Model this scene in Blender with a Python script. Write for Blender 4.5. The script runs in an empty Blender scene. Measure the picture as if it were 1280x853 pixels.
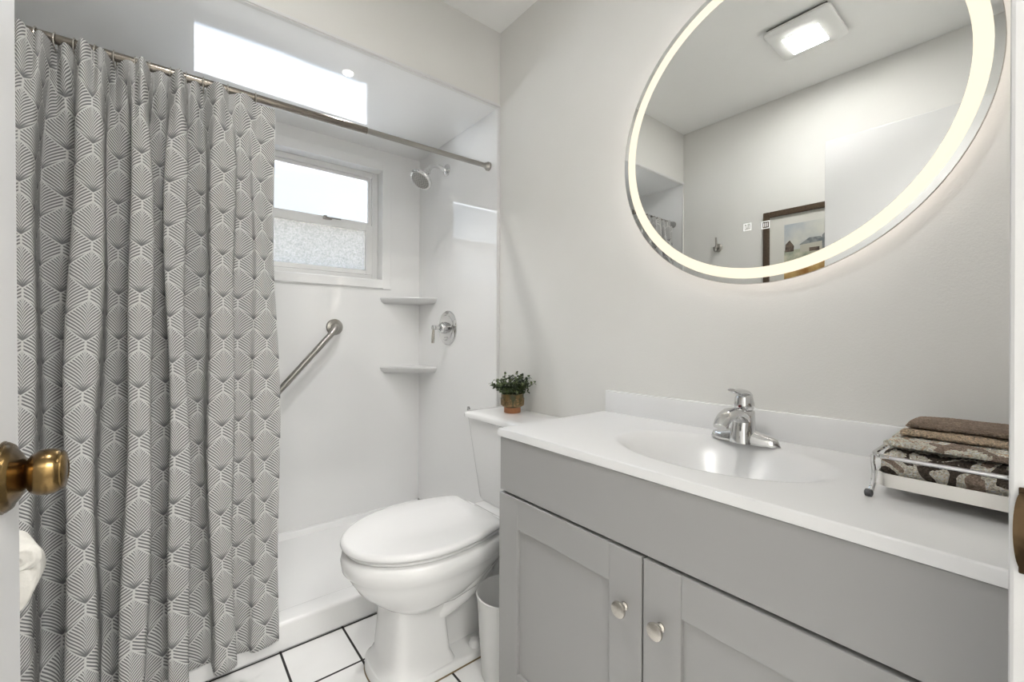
import bpy, bmesh, math, random
from math import sin, cos, pi, sqrt, tanh, radians
from mathutils import Vector, Matrix

# ------------------------------------------------------------------ camera, world, lights
S = bpy.context.scene
COL = S.collection
CAM_H, TH, ROLL, FPX = 1.0488, 0.6758, 0.0038, 540.78
cd = bpy.data.cameras.new('camera')
cd.sensor_width = 36.0
cd.lens = FPX / 1280.0 * 36.0
cd.shift_y = -(426.5 - 420.4) / 1280.0
cd.clip_start = 0.02
cam = bpy.data.objects.new('camera', cd)
COL.objects.link(cam)
Fv = Vector((sin(TH), cos(TH), 0)); Rv = Vector((cos(TH), -sin(TH), 0)); Uv = Vector((0, 0, 1))
R3 = cos(ROLL) * Rv + sin(ROLL) * Uv
U3 = -sin(ROLL) * Rv + cos(ROLL) * Uv
mw = Matrix.Identity(4)
for i in range(3):
    mw[i][0] = R3[i]; mw[i][1] = U3[i]; mw[i][2] = -Fv[i]
mw[2][3] = CAM_H
cam.matrix_world = mw
S.camera = cam

S.view_settings.view_transform = 'Standard'
S.view_settings.look = 'None'
S.view_settings.exposure = 0.66
S.view_settings.gamma = 1.0
S.view_settings.use_curve_mapping = False

SKY = 0.9           # overall strength of the outdoor light
FAN_LAMP = 88.0     # emission of the lit panel of the ceiling fan
RING = 0.74         # front light ring of the mirror
HALO = 12.0          # led strip behind the mirror
HALL_FILL = 40.0         # watts of the added fill light behind the camera

W = bpy.data.worlds.new('world'); S.world = W; W.use_nodes = True
wn = W.node_tree.nodes; wl = W.node_tree.links
wn.clear()
wo = wn.new('ShaderNodeOutputWorld'); wb = wn.new('ShaderNodeBackground')
tc = wn.new('ShaderNodeTexCoord'); sx = wn.new('ShaderNodeSeparateXYZ'); rp = wn.new('ShaderNodeValToRGB')
nz = wn.new('ShaderNodeTexNoise'); nz.inputs['Scale'].default_value = 2.2; nz.inputs['Detail'].default_value = 4
mixc = wn.new('ShaderNodeMix'); mixc.data_type = 'RGBA'
cr = wn.new('ShaderNodeValToRGB')
wl.new(tc.outputs['Generated'], sx.inputs[0]); wl.new(tc.outputs['Generated'], nz.inputs['Vector'])
mr = wn.new('ShaderNodeMapRange'); mr.inputs[1].default_value = -1; mr.inputs[2].default_value = 1
wl.new(sx.outputs['Z'], mr.inputs[0]); wl.new(mr.outputs[0], rp.inputs[0])
e = rp.color_ramp.elements        # sunlit ground below the horizon, hazy sky, brighter blue towards the zenith
e[0].position = 0.0; e[0].color = (6.0, 6.15, 6.4, 1)
e[1].position = 1.0; e[1].color = (13.0, 16.0, 21.0, 1)
for p_, c_ in ((.46, (6.0, 6.15, 6.4)), (.51, (.84, .89, .95)), (.66, (.81, .88, .98)), (.80, (6.5, 8.2, 11.0))):
    ee = e.new(p_); ee.color = (*c_, 1)
cr.color_ramp.elements[0].position = .42; cr.color_ramp.elements[0].color = (0, 0, 0, 1)
cr.color_ramp.elements[1].position = .66; cr.color_ramp.elements[1].color = (.45, .45, .45, 1)
wl.new(nz.outputs['Fac'], cr.inputs[0]); wl.new(cr.outputs[0], mixc.inputs[0])
wl.new(rp.outputs[0], mixc.inputs[6]); mixc.inputs[7].default_value = (.93, .95, .98, 1)
wl.new(mixc.outputs[2], wb.inputs[0]); wb.inputs[1].default_value = SKY
wl.new(wb.outputs[0], wo.inputs[0])

# added unseen fill light under the hallway ceiling, brightens the room from behind
hl = bpy.data.lights.new('hall_fill', 'AREA'); hl.shape = 'RECTANGLE'; hl.size = 1.1; hl.size_y = .7
hl.energy = HALL_FILL; hl.color = (1.0, .985, .96)
hlo = bpy.data.objects.new('hall_fill', hl); COL.objects.link(hlo)
hlo.location = (.62, -.95, 2.40)

# ------------------------------------------------------------------ materials
def mat(name, col, rough=.5, metal=0., ior=1.5, coat=0., emit=None, spec=None, bump=None, sub=0.):
    m = bpy.data.materials.new(name); m.use_nodes = True
    nt = m.node_tree; b = nt.nodes['Principled BSDF']
    b.inputs['Base Color'].default_value = (*col, 1); b.inputs['Roughness'].default_value = rough
    b.inputs['Metallic'].default_value = metal; b.inputs['IOR'].default_value = ior
    b.inputs['Coat Weight'].default_value = coat; b.inputs['Coat Roughness'].default_value = .03
    if spec is not None: b.inputs['Specular IOR Level'].default_value = spec
    if emit:
        b.inputs['Emission Color'].default_value = (*emit[0], 1); b.inputs['Emission Strength'].default_value = emit[1]
    if bump:
        sc, st = bump[:2]
        n = nt.nodes.new('ShaderNodeTexNoise'); n.inputs['Scale'].default_value = sc
        n.inputs['Detail'].default_value = bump[2] if len(bump) > 2 else 3
        t = nt.nodes.new('ShaderNodeTexCoord'); nt.links.new(t.outputs['Object'], n.inputs['Vector'])
        bp = nt.nodes.new('ShaderNodeBump'); bp.inputs['Strength'].default_value = st; bp.inputs['Distance'].default_value = .01
        nt.links.new(n.outputs['Fac'], bp.inputs['Height']); nt.links.new(bp.outputs[0], b.inputs['Normal'])
    return m

def vary(m, c1, c2, scale, detail=4, lo=.4, hi=.6, stretch=None):
    nt = m.node_tree; b = nt.nodes['Principled BSDF']
    t = nt.nodes.new('ShaderNodeTexCoord'); n = nt.nodes.new('ShaderNodeTexNoise')
    n.inputs['Scale'].default_value = scale; n.inputs['Detail'].default_value = detail
    if stretch:
        mp = nt.nodes.new('ShaderNodeMapping'); mp.inputs['Scale'].default_value = stretch
        nt.links.new(t.outputs['Object'], mp.inputs[0]); nt.links.new(mp.outputs[0], n.inputs['Vector'])
    else:
        nt.links.new(t.outputs['Object'], n.inputs['Vector'])
    r = nt.nodes.new('ShaderNodeValToRGB')
    r.color_ramp.elements[0].position = lo; r.color_ramp.elements[0].color = (*c1, 1)
    r.color_ramp.elements[1].position = hi; r.color_ramp.elements[1].color = (*c2, 1)
    nt.links.new(n.outputs['Fac'], r.inputs[0]); nt.links.new(r.outputs[0], b.inputs['Base Color'])
    return m

M = {}
M['wall'] = vary(mat('wall_paint', (.74, .73, .70), .8, bump=(260, .05, 2)), (.735, .728, .70), (.75, .743, .718), 3)
M['ceil'] = vary(mat('ceiling_paint', (.76, .755, .73), .8, bump=(200, .04, 2)), (.89, .888, .87), (.91, .908, .89), 2)
M['acrylic'] = mat('white_acrylic_panel', (.90, .90, .895), .03, ior=2.05, bump=(1.6, .10, 1))
M['acrylic_ceil'] = mat('white_acrylic_ceiling', (.91, .91, .905), .02, ior=1.6, bump=(2.2, .16, 1))
M['pan'] = mat('shower_pan_acrylic', (.91, .91, .905), .22)
M['trim'] = mat('white_trim', (.72, .72, .715), .3)
M['jamb'] = mat('jamb_paint', (.60, .60, .60), .35)
M['vinyl'] = mat('window_vinyl', (.88, .88, .87), .35)
M['doorpaint'] = mat('door_paint', (.66, .66, .66), .35)
M['cab'] = mat('grey_cabinet_paint', (.365, .362, .357), .38)
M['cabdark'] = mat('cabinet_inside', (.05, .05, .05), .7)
M['marble'] = mat('cultured_marble', (.80, .80, .80), .24)
M['porcelain'] = mat('porcelain', (.86, .86, .855), .1, ior=1.52)
M['seatp'] = mat('seat_plastic', (.88, .88, .88), .2)
M['chrome'] = mat('chrome', (.68, .68, .68), .06, metal=1)
M['nickel'] = mat('brushed_nickel', (.58, .55, .50), .25, metal=1)
M['rodm'] = mat('rod_nickel', (.24, .215, .185), .24, metal=1)
M['steel'] = mat('brushed_steel', (.38, .365, .34), .28, metal=1)
M['sleeve'] = mat('grey_rod_sleeve', (.33, .33, .33), .4, metal=.6)
M['brass'] = vary(mat('antique_brass', (.30, .19, .07), .24, metal=1), (.11, .070, .030), (.25, .165, .068), 30)
M['bronze'] = vary(mat('dark_bronze', (.10, .065, .035), .22, metal=1), (.05, .033, .018), (.15, .10, .055), 40)
M['traym'] = mat('tray_metal', (.84, .82, .78), .3, metal=1)
M['puck'] = mat('downlight_lens', (.8, .8, .8), .4, emit=((1, .985, .96), 1.0))
M['rubber'] = mat('dark_rubber', (.08, .08, .085), .4)
M['mirror'] = mat('mirror_silver', (.88, .89, .88), .0, metal=1)
M['mirror_body'] = mat('mirror_backing', (.45, .42, .38), .35, metal=.6)
M['ring'] = mat('lit_ring_diffuser', (.05, .05, .05), .6, emit=((1.0, .86, .66), RING))
M['halo'] = mat('led_strip', (.05, .05, .05), .6, emit=((1.0, .955, .93), HALO))
M['icon'] = mat('icon_light', (.5, .5, .5), .5, emit=((1, 1, .97), .42))
M['fan'] = mat('fan_plastic', (.82, .82, .80), .4)
M['fanlamp'] = mat('fan_lamp_panel', (.9, .9, .9), .5, emit=((1.0, .98, .955), FAN_LAMP))
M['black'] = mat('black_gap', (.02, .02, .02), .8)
M['bin'] = mat('bin_plastic', (.80, .80, .79), .35)
M['paper'] = mat('tissue_paper', (.76, .74, .69), .9, bump=(90, .35, 3))
M['liner'] = None
M['leaf'] = vary(mat('leaf_green', (.05, .10, .03), .45), (.010, .022, .009), (.15, .20, .07), 60, lo=.40, hi=.74)
M['stem'] = mat('plant_stem', (.05, .06, .025), .7)
M['potglaze'] = vary(mat('pot_glaze', (.10, .08, .03), .3), (.05, .055, .02), (.20, .12, .045), 40)
M['potarch'] = vary(mat('pot_relief', (.2, .12, .05), .45), (.11, .09, .035), (.27, .16, .07), 160)
M['terra'] = mat('terracotta_foot', (.36, .15, .06), .5)
M['soil'] = mat('dark_moss', (.015, .018, .01), .9)
M['framew'] = vary(mat('walnut_frame', (.07, .045, .025), .4), (.045, .028, .015), (.10, .066, .038), 14, stretch=(1, 6, 40))
M['matb'] = mat('picture_mat', (.70, .69, .64), .8)
M['artsky'] = vary(mat('art_sky', (.5, .52, .52), .7), (.66, .66, .60), (.36, .41, .48), 7, 5, .35, .7)
M['artmid'] = vary(mat('art_meadow', (.4, .4, .3), .7), (.62, .60, .46), (.30, .34, .26), 22, 4, .35, .65)
M['artfield'] = vary(mat('art_field', (.4, .2, .05), .7), (.60, .42, .16), (.30, .14, .03), 18, 4, .35, .65)
M['artdark'] = vary(mat('art_dark', (.08, .06, .05), .7), (.07, .05, .04), (.16, .12, .09), 40)
M['artbarn'] = mat('art_barn', (.52, .50, .42), .7)
M['artgrey'] = vary(mat('art_grey_roof', (.2, .22, .22), .7), (.16, .18, .19), (.28, .30, .30), 40)
M['caulk'] = mat('caulk_line', (.22, .16, .08), .7)
M['hallfloor'] = mat('hall_floor', (.5, .48, .45), .6)

def tile_mat():
    m = mat('white_floor_tile', (.8, .8, .8), .16); nt = m.node_tree; b = nt.nodes['Principled BSDF']
    N, L = nt.nodes.new, nt.links.new
    t = N('ShaderNodeTexCoord'); s = N('ShaderNodeSeparateXYZ'); L(t.outputs['Object'], s.inputs[0])
    def axis(out, off):
        a = N('ShaderNodeMath'); a.operation = 'ADD'; a.inputs[1].default_value = 20 - off; L(out, a.inputs[0])
        p = N('ShaderNodeMath'); p.operation = 'PINGPONG'; p.inputs[1].default_value = .1; L(a.outputs[0], p.inputs[0])
        return p.outputs[0]
    mn = N('ShaderNodeMath'); mn.operation = 'MINIMUM'
    L(axis(s.outputs['X'], .1), mn.inputs[0]); L(axis(s.outputs['Y'], .19), mn.inputs[1])
    r = N('ShaderNodeMapRange'); r.inputs[1].default_value = .0030; r.inputs[2].default_value = .0042
    L(mn.outputs[0], r.inputs[0])
    n = N('ShaderNodeTexNoise'); n.inputs['Scale'].default_value = 9; n.inputs['Detail'].default_value = 5
    L(t.outputs['Object'], n.inputs['Vector'])
    cr_ = N('ShaderNodeValToRGB'); L(n.outputs['Fac'], cr_.inputs[0])
    cr_.color_ramp.elements[0].color = (.84, .835, .825, 1); cr_.color_ramp.elements[1].color = (.90, .90, .895, 1)
    mx = N('ShaderNodeMix'); mx.data_type = 'RGBA'; mx.inputs[6].default_value = (.022, .021, .02, 1)
    L(r.outputs[0], mx.inputs[0]); L(cr_.outputs[0], mx.inputs[7]); L(mx.outputs[2], b.inputs['Base Color'])
    r2 = N('ShaderNodeMapRange'); r2.inputs[1].default_value = 0; r2.inputs[2].default_value = .005
    L(mn.outputs[0], r2.inputs[0])
    bp = N('ShaderNodeBump'); bp.inputs['Strength'].default_value = .5; bp.inputs['Distance'].default_value = .002
    L(r2.outputs[0], bp.inputs['Height']); L(bp.outputs[0], b.inputs['Normal'])
    r3 = N('ShaderNodeMapRange'); r3.inputs[1].default_value = .003; r3.inputs[2].default_value = .0042
    r3.inputs[3].default_value = .85; r3.inputs[4].default_value = .16; L(mn.outputs[0], r3.inputs[0])
    L(r3.outputs[0], b.inputs['Roughness'])
    return m
M['tile'] = tile_mat()

def glass_mat(name, tint, frosted=False):
    m = bpy.data.materials.new(name); m.use_nodes = True; nt = m.node_tree; nt.nodes.clear()
    N, L = nt.nodes.new, nt.links.new
    o = N('ShaderNodeOutputMaterial'); tr = N('ShaderNodeBsdfTransparent'); tr.inputs[0].default_value = (*tint, 1)
    gl = N('ShaderNodeBsdfGlossy'); gl.inputs['Roughness'].default_value = .02 if not frosted else .25
    fr = N('ShaderNodeFresnel'); fr.inputs[0].default_value = 1.45
    mx = N('ShaderNodeMixShader'); L(fr.outputs[0], mx.inputs[0]); L(gl.outputs[0], mx.inputs[2])
    if frosted:
        tl = N('ShaderNodeBsdfTranslucent'); m2 = N('ShaderNodeMixShader'); m2.inputs[0].default_value = .25
        t = N('ShaderNodeTexCoord'); n = N('ShaderNodeTexNoise'); n.inputs['Scale'].default_value = 110; n.inputs['Detail'].default_value = 4
        L(t.outputs['Object'], n.inputs['Vector'])
        c = N('ShaderNodeValToRGB'); L(n.outputs['Fac'], c.inputs[0])
        c.color_ramp.elements[0].position = .3; c.color_ramp.elements[0].color = (.26, .25, .225, 1)
        c.color_ramp.elements[1].position = .72; c.color_ramp.elements[1].color = (.43, .41, .375, 1)
        L(c.outputs[0], tl.inputs[0]); L(tl.outputs[0], m2.inputs[1]); L(tr.outputs[0], m2.inputs[2])
        bp = N('ShaderNodeBump'); bp.inputs['Strength'].default_value = .5; bp.inputs['Distance'].default_value = .004
        L(n.outputs['Fac'], bp.inputs['Height']); L(bp.outputs[0], gl.inputs['Normal']); L(bp.outputs[0], tl.inputs['Normal'])
        L(m2.outputs[0], mx.inputs[1])
    else:
        L(tr.outputs[0], mx.inputs[1])
    L(mx.outputs[0], o.inputs[0])
    return m
M['glass'] = glass_mat('clear_pane', (.93, .95, .96))
M['frost'] = glass_mat('obscure_pane', (.9, .9, .88), True)

def cloth_mat(name, translucency, col=None):
    m = bpy.data.materials.new(name); m.use_nodes = True; nt = m.node_tree; nt.nodes.clear()
    N, L = nt.nodes.new, nt.links.new
    o = N('ShaderNodeOutputMaterial'); d = N('ShaderNodeBsdfDiffuse'); tl = N('ShaderNodeBsdfTranslucent')
    mx = N('ShaderNodeMixShader'); mx.inputs[0].default_value = translucency
    L(d.outputs[0], mx.inputs[1]); L(tl.outputs[0], mx.inputs[2]); L(mx.outputs[0], o.inputs[0])
    return m, nt, d, tl
m, nt, d, tl = cloth_mat('liner_vinyl', .6)
d.inputs[0].default_value = (.80, .80, .79, 1); tl.inputs[0].default_value = (.80, .81, .82, 1)
M['liner'] = m

def curtain_mat():
    m, nt, dif, tl = cloth_mat('feather_print_fabric', .44)
    N, L = nt.nodes.new, nt.links.new
    def mth(op, a, b=None, c=None):
        n = N('ShaderNodeMath'); n.operation = op
        for i, v in enumerate((a, b, c)):
            if v is None: continue
            if isinstance(v, (int, float)): n.inputs[i].default_value = v
            else: L(v, n.inputs[i])
        return n.outputs[0]
    PW, PH = .042, .129
    uv = N('ShaderNodeUVMap'); uv.uv_map = 'UVMap'; s = N('ShaderNodeSeparateXYZ'); L(uv.outputs[0], s.inputs[0])
    u = mth('DIVIDE', mth('ADD', s.outputs[0], 10 * PW), PW); c0 = mth('FLOOR', u); ds0 = mth('SUBTRACT', u, c0)
    par = mth('MODULO', c0, 2.0)
    tt = mth('FRACT', mth('ADD', mth('DIVIDE', s.outputs[1], PH), mth('MULTIPLY', par, .5)))
    x = mth('MULTIPLY', tt, 2.0)
    lo = mth('POWER', mth('MINIMUM', mth('DIVIDE', x, .66), 1.0), .84)
    hi = mth('SUBTRACT', 1.0, mth('POWER', mth('MINIMUM', mth('DIVIDE', mth('MAXIMUM', mth('SUBTRACT', x, 1.0), 0.0), .66), 1.0), .84))
    isl = mth('LESS_THAN', x, 1.0)
    w = mth('ADD', mth('MULTIPLY', lo, isl), mth('MULTIPLY', hi, mth('SUBTRACT', 1.0, isl)))
    inside = mth('LESS_THAN', ds0, w)
    notin = mth('SUBTRACT', 1.0, inside)
    ds = mth('ADD', mth('MULTIPLY', ds0, inside), mth('MULTIPLY', mth('SUBTRACT', 1.0, ds0), notin))
    t2 = mth('FRACT', mth('ADD', tt, mth('MULTIPLY', notin, .5)))
    # barbs: chevrons rising away from the quill
    q = mth('SUBTRACT', t2, mth('MULTIPLY', mth('POWER', ds, .60), .36))
    bar = mth('PINGPONG', mth('MULTIPLY', mth('ADD', q, 4.0), 15.0), .5)
    line = N('ShaderNodeMapRange'); line.inputs[1].default_value = .18; line.inputs[2].default_value = .30; L(bar, line.inputs[0])
    # leaf outline
    od = mth('ABSOLUTE', mth('SUBTRACT', ds0, w))
    ol = N('ShaderNodeMapRange'); ol.inputs[1].default_value = .075; ol.inputs[2].default_value = .03; L(od, ol.inputs[0])
    # quill near the upper part of the leaf
    ql = N('ShaderNodeMapRange'); ql.inputs[1].default_value = .10; ql.inputs[2].default_value = .03; L(ds, ql.inputs[0])
    qm = N('ShaderNodeMapRange'); qm.inputs[1].default_value = .55; qm.inputs[2].default_value = .9; L(t2, qm.inputs[0])
    # bare ground just above the tip of each leaf
    tip = N('ShaderNodeMapRange'); tip.inputs[1].default_value = .06; tip.inputs[2].default_value = .18
    L(mth('ADD', t2, mth('MULTIPLY', ds, -.0)), tip.inputs[0])
    ln = mth('MULTIPLY', line.outputs[0], tip.outputs[0])
    tot = mth('MAXIMUM', mth('MAXIMUM', ln, ol.outputs[0]), mth('MULTIPLY', ql.outputs[0], qm.outputs[0]))
    mx = N('ShaderNodeMix'); mx.data_type = 'RGBA'
    mx.inputs[6].default_value = (.285, .285, .292, 1); mx.inputs[7].default_value = (.92, .915, .90, 1)
    L(tot, mx.inputs[0]); L(mx.outputs[2], dif.inputs[0]); L(mx.outputs[2], tl.inputs[0])
    return m
M['curtain'] = curtain_mat()

def towel_mat(name, cols, scale, seed):
    m = mat(name, (.5, .4, .3), .95, bump=(420, 1.0, 4)); nt = m.node_tree; b = nt.nodes['Principled BSDF']
    N, L = nt.nodes.new, nt.links.new
    t = N('ShaderNodeTexCoord'); mp = N('ShaderNodeMapping'); mp.inputs['Location'].default_value = (seed, seed * .7, seed * 1.3)
    n = N('ShaderNodeTexNoise'); n.inputs['Scale'].default_value = scale; n.inputs['Detail'].default_value = 1.2
    n.inputs['Distortion'].default_value = 1.4
    L(t.outputs['Object'], mp.inputs[0]); L(mp.outputs[0], n.inputs['Vector'])
    r = N('ShaderNodeValToRGB'); r.color_ramp.interpolation = 'CONSTANT'
    while len(r.color_ramp.elements) < len(cols): r.color_ramp.elements.new(.9)
    for el, (p, c) in zip(r.color_ramp.elements, cols): el.position = p; el.color = (*c, 1)
    n2 = N('ShaderNodeTexNoise'); n2.inputs['Scale'].default_value = 350; L(t.outputs['Object'], n2.inputs['Vector'])
    r2 = N('ShaderNodeMapRange'); r2.inputs[1].default_value = .35; r2.inputs[2].default_value = .65; r2.inputs[3].default_value = .80; r2.inputs[4].default_value = 1.45
    L(n2.outputs['Fac'], r2.inputs[0])
    mx = N('ShaderNodeMix'); mx.data_type = 'RGBA'; mx.blend_type = 'MULTIPLY'; mx.inputs[0].default_value = 1
    L(n.outputs['Fac'], r.inputs[0]); L(r.outputs[0], mx.inputs[6]); L(r2.outputs[0], mx.inputs[7]); L(mx.outputs[2], b.inputs['Base Color'])
    return m
CREAM, DK, TAN, BRN = (.90, .85, .74), (.10, .078, .060), (.70, .55, .40), (.38, .29, .225)
M['towel_floral'] = towel_mat('towel_floral', [(0, CREAM), (.40, DK), (.54, CREAM), (.66, BRN)], 15, 3.1)
M['towel_light'] = towel_mat('towel_light', [(0, TAN), (.36, CREAM), (.51, TAN), (.555, CREAM), (.66, BRN)], 14, 7.7)
M['towel_tan'] = towel_mat('towel_tan', [(0, TAN), (.40, (.72, .56, .40)), (.60, (.62, .47, .33))], 18, 1.9)
M['towel_brown'] = towel_mat('towel_brown', [(0, BRN), (.46, (.34, .255, .195)), (.62, (.42, .32, .24))], 18, 5.3)

# ------------------------------------------------------------------ helpers
class MB:
    """collects shapes that become one mesh object"""
    def __init__(s): s.v = []; s.f = []; s.mi = []; s.cur = 0
    def add(s, vs, fs):
        o = len(s.v); s.v += [tuple(p) for p in vs]; s.f += [tuple(i + o for i in f) for f in fs]; s.mi += [s.cur] * len(fs); return s
    def box(s, x0, x1, y0, y1, z0, z1):
        return s.add([(x0, y0, z0), (x1, y0, z0), (x1, y1, z0), (x0, y1, z0), (x0, y0, z1), (x1, y0, z1), (x1, y1, z1), (x0, y1, z1)],
                     [(3, 2, 1, 0), (4, 5, 6, 7), (0, 1, 5, 4), (1, 2, 6, 5), (2, 3, 7, 6), (3, 0, 4, 7)])
    def rbox(s, x0, x1, y0, y1, z0, z1, r, seg=3):
        bm = bmesh.new(); bmesh.ops.create_cube(bm, size=1)
        for v in bm.verts:
            v.co = Vector((x0 if v.co.x < 0 else x1, y0 if v.co.y < 0 else y1, z0 if v.co.z < 0 else z1))
        bmesh.ops.bevel(bm, geom=bm.edges[:], offset=r, segments=seg, profile=.5, affect='EDGES')
        bm.verts.ensure_lookup_table()
        for i, v in enumerate(bm.verts): v.index = i
        s.add([v.co[:] for v in bm.verts], [[v.index for v in f.verts] for f in bm.faces]); bm.free(); return s
    def loft(s, rings, cap0=True, cap1=True, closed=True):
        n = len(rings[0]); o = []
        for r in rings: o += list(r)
        fs = []
        for k in range(len(rings) - 1):
            for i in range(n if closed else n - 1):
                j = (i + 1) % n
                fs.append((k * n + i, k * n + j, (k + 1) * n + j, (k + 1) * n + i))
        if cap0: fs.append(tuple(reversed(range(n))))
        if cap1: fs.append(tuple((len(rings) - 1) * n + i for i in range(n)))
        return s.add(o, fs)
    def lathe(s, prof, origin, axis, n=32, up=None):
        """prof: list of (radius, height along axis)"""
        a = Vector(axis).normalized(); o = Vector(origin)
        t = Vector((0, 0, 1)) if abs(a.z) < .9 else Vector((1, 0, 0))
        b = a.cross(t).normalized(); c = a.cross(b)
        rings = []
        for r, h in prof:
            r = max(r, 1e-5)
            rings.append([o + a * h + (b * cos(2 * pi * i / n) + c * sin(2 * pi * i / n)) * r for i in range(n)])
        return s.loft(rings)
    def tube(s, pts, r, n=12, closed=False, flat=None):
        pts = [Vector(p) for p in pts]; k = len(pts)
        rr = r if isinstance(r, (list, tuple)) else [r] * k
        rings = []; prev = None
        for i, p in enumerate(pts):
            if closed: t = pts[(i + 1) % k] - pts[i - 1]
            else: t = pts[min(i + 1, k - 1)] - pts[max(i - 1, 0)]
            t.normalize()
            if prev is None:
                h = Vector((0, 0, 1)) if abs(t.z) < .9 else Vector((1, 0, 0))
                b = t.cross(h).normalized()
            else:
                b = (prev - t * prev.dot(t)).normalized()
            prev = b; c = t.cross(b)
            fl = flat or 1.0
            rings.append([p + b * cos(2 * pi * j / n) * rr[i] + c * sin(2 * pi * j / n) * rr[i] * fl for j in range(n)])
        if closed: rings.append(rings[0]); return s.loft(rings, False, False)
        return s.loft(rings)
    def prism(s, loop, axis_vec):
        """extrude a closed loop of 3d points along a vector"""
        v = Vector(axis_vec); return s.loft([[Vector(p) for p in loop], [Vector(p) + v for p in loop]])
    def build(s, name, m, parent=None, smooth=True, angle=35, bevel=0, origin=None, sub=0, seg=2):
        me = bpy.data.meshes.new(name)
        o = Vector(origin) if origin is not None else Vector((0, 0, 0))
        me.from_pydata([tuple(Vector(p) - o) for p in s.v], [], s.f)
        bm = bmesh.new(); bm.from_mesh(me); bmesh.ops.recalc_face_normals(bm, faces=bm.faces); bm.to_mesh(me); bm.free()
        for mm in (m if isinstance(m, (list, tuple)) else [m]): me.materials.append(mm)
        for p, i in zip(me.polygons, s.mi): p.material_index = i
        ob = bpy.data.objects.new(name, me); COL.objects.link(ob)
        if parent is not None: ob.parent = parent; ob.location = o - parent_world(parent)
        else: ob.location = o
        if bevel:
            b = ob.modifiers.new('bevel', 'BEVEL'); b.width = bevel; b.segments = seg; b.limit_method = 'ANGLE'; b.angle_limit = radians(40)
        if sub:
            b = ob.modifiers.new('sub', 'SUBSURF'); b.levels = sub; b.render_levels = sub
        if smooth:
            for p in me.polygons: p.use_smooth = True
            try: me.set_sharp_from_angle(angle=radians(angle))
            except Exception: pass
        return ob

def parent_world(o):
    p = Vector((0, 0, 0))
    while o is not None: p += o.location; o = o.parent
    return p
def tag(o, label, cat, group=None, kind=None):
    o['label'] = label; o['category'] = cat
    if group: o['group'] = group
    if kind: o['kind'] = kind
    return o
def thing(name, loc, label, cat, group=None, kind=None):
    o = bpy.data.objects.new(name, None); COL.objects.link(o); o.location = loc
    o.empty_display_size = .05
    return tag(o, label, cat, group, kind)
def struct(o, label=None, cat=None):
    o['kind'] = 'structure'
    if label: o['label'] = label
    if cat: o['category'] = cat
    return o
def sstep(a, b, x):
    t = min(1, max(0, (x - a) / (b - a))); return t * t * (3 - 2 * t)
def interp(xs, ys, x):
    if x <= xs[0]: return ys[0]
    for i in range(len(xs) - 1):
        if x <= xs[i + 1]:
            return ys[i] + (ys[i + 1] - ys[i]) * (x - xs[i]) / (xs[i + 1] - xs[i])
    return ys[-1]

# ------------------------------------------------------------------ dimensions of the room
XR, XL = 1.1976, -.446       # vanity wall, opposite wall
YS, YW = 1.588, 2.368        # front of the shower, window wall
YF = .004                    # inner face of the doorway wall
ZC, ZS = 2.44, 2.0936        # room ceiling, shower ceiling
JR, JL = .545, -.163         # door opening
PX = XR - .012; PL = XL + .012

# ------------------------------------------------------------------ the setting
o = MB().box(XL - .12, XR + .12, -1.75, YW + .16, -.06, 0).build('floor', M['tile'], smooth=False)
struct(o, 'white square floor tiles with dark grout lines', 'floor')
o = MB().box(XL - .12, XR + .12, YF - .12, YW + .16, ZC, ZC + .08).build('ceiling', M['ceil'], smooth=False)
struct(o, 'plain white painted ceiling of the bathroom', 'ceiling')
o = MB().box(XR, XR + .12, -1.75, YW + .16, 0, ZC).build('wall_right', M['wall'], smooth=False)
struct(o, 'pale grey painted wall behind the vanity and mirror', 'wall')
o = MB().box(XL - .12, XL, -1.75, YW + .16, 0, ZC).build('wall_left', M['wall'], smooth=False)
struct(o, 'pale grey painted wall with the picture, seen in the mirror', 'wall')
b = MB()
b.box(XL, JL - .02, YF - .12, YF, 0, ZC); b.box(JR + .02, XR, YF - .12, YF, 0, ZC); b.box(JL - .02, JR + .02, YF - .12, YF, 2.03, ZC)
struct(b.build('wall_front', M['wall'], smooth=False), 'painted wall around the doorway', 'wall')
b = MB(); b.box(JR, JR + .02, YF - .12, YF, 0, 2.01); b.box(JL - .02, JL, YF - .12, YF, 0, 2.01); b.box(JL - .02, JR + .02, YF - .12, YF, 2.01, 2.03)
b.box(JR, JR + .06, YF, .022, 0, 2.07); b.box(JL - .06, JL - .002, YF, .022, 0, 2.07); b.box(JL - .002, JR, YF, .022, 2.01, 2.07)
jamb = struct(b.build('trim_1', M['jamb'], smooth=False, bevel=.003), 'white painted door jamb at the right edge of the view', 'door jamb')
# wall above the shower opening
o = MB().box(XL, XR, YS, YS + .012, ZS, ZC).build('wall_soffit', M['wall'], smooth=False)
struct(o, 'painted wall strip above the shower opening', 'wall')
# window wall in glossy acrylic with a recessed opening
WX0, WX1, WZ0, WZ1 = .045, .957, 1.365, 1.980
b = MB()
b.box(XL, WX0, YW, YW + .16, 0, ZC); b.box(WX1, XR, YW, YW + .16, 0, ZC)
b.box(WX0, WX1, YW, YW + .16, 0, WZ0); b.box(WX0, WX1, YW, YW + .16, WZ1, ZC)
struct(b.build('wall_back', M['acrylic'], smooth=False), 'glossy white acrylic back wall of the shower with the window', 'shower wall')
o = MB().box(PX, XR, YS, YW, .06, ZS).build('wall_shower_right', M['acrylic'], smooth=False)
struct(o, 'glossy white shower panel carrying the shower head and valve', 'shower wall')
o = MB().box(XL, PL, YS, YW, .06, ZS).build('wall_shower_left', M['acrylic'], smooth=False)
struct(o, 'glossy white shower panel behind the curtain', 'shower wall')
o = MB().box(XL, XR, YS + .012, YW, ZS, ZS + .012).build('ceiling_shower', M['acrylic_ceil'], smooth=False)
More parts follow.
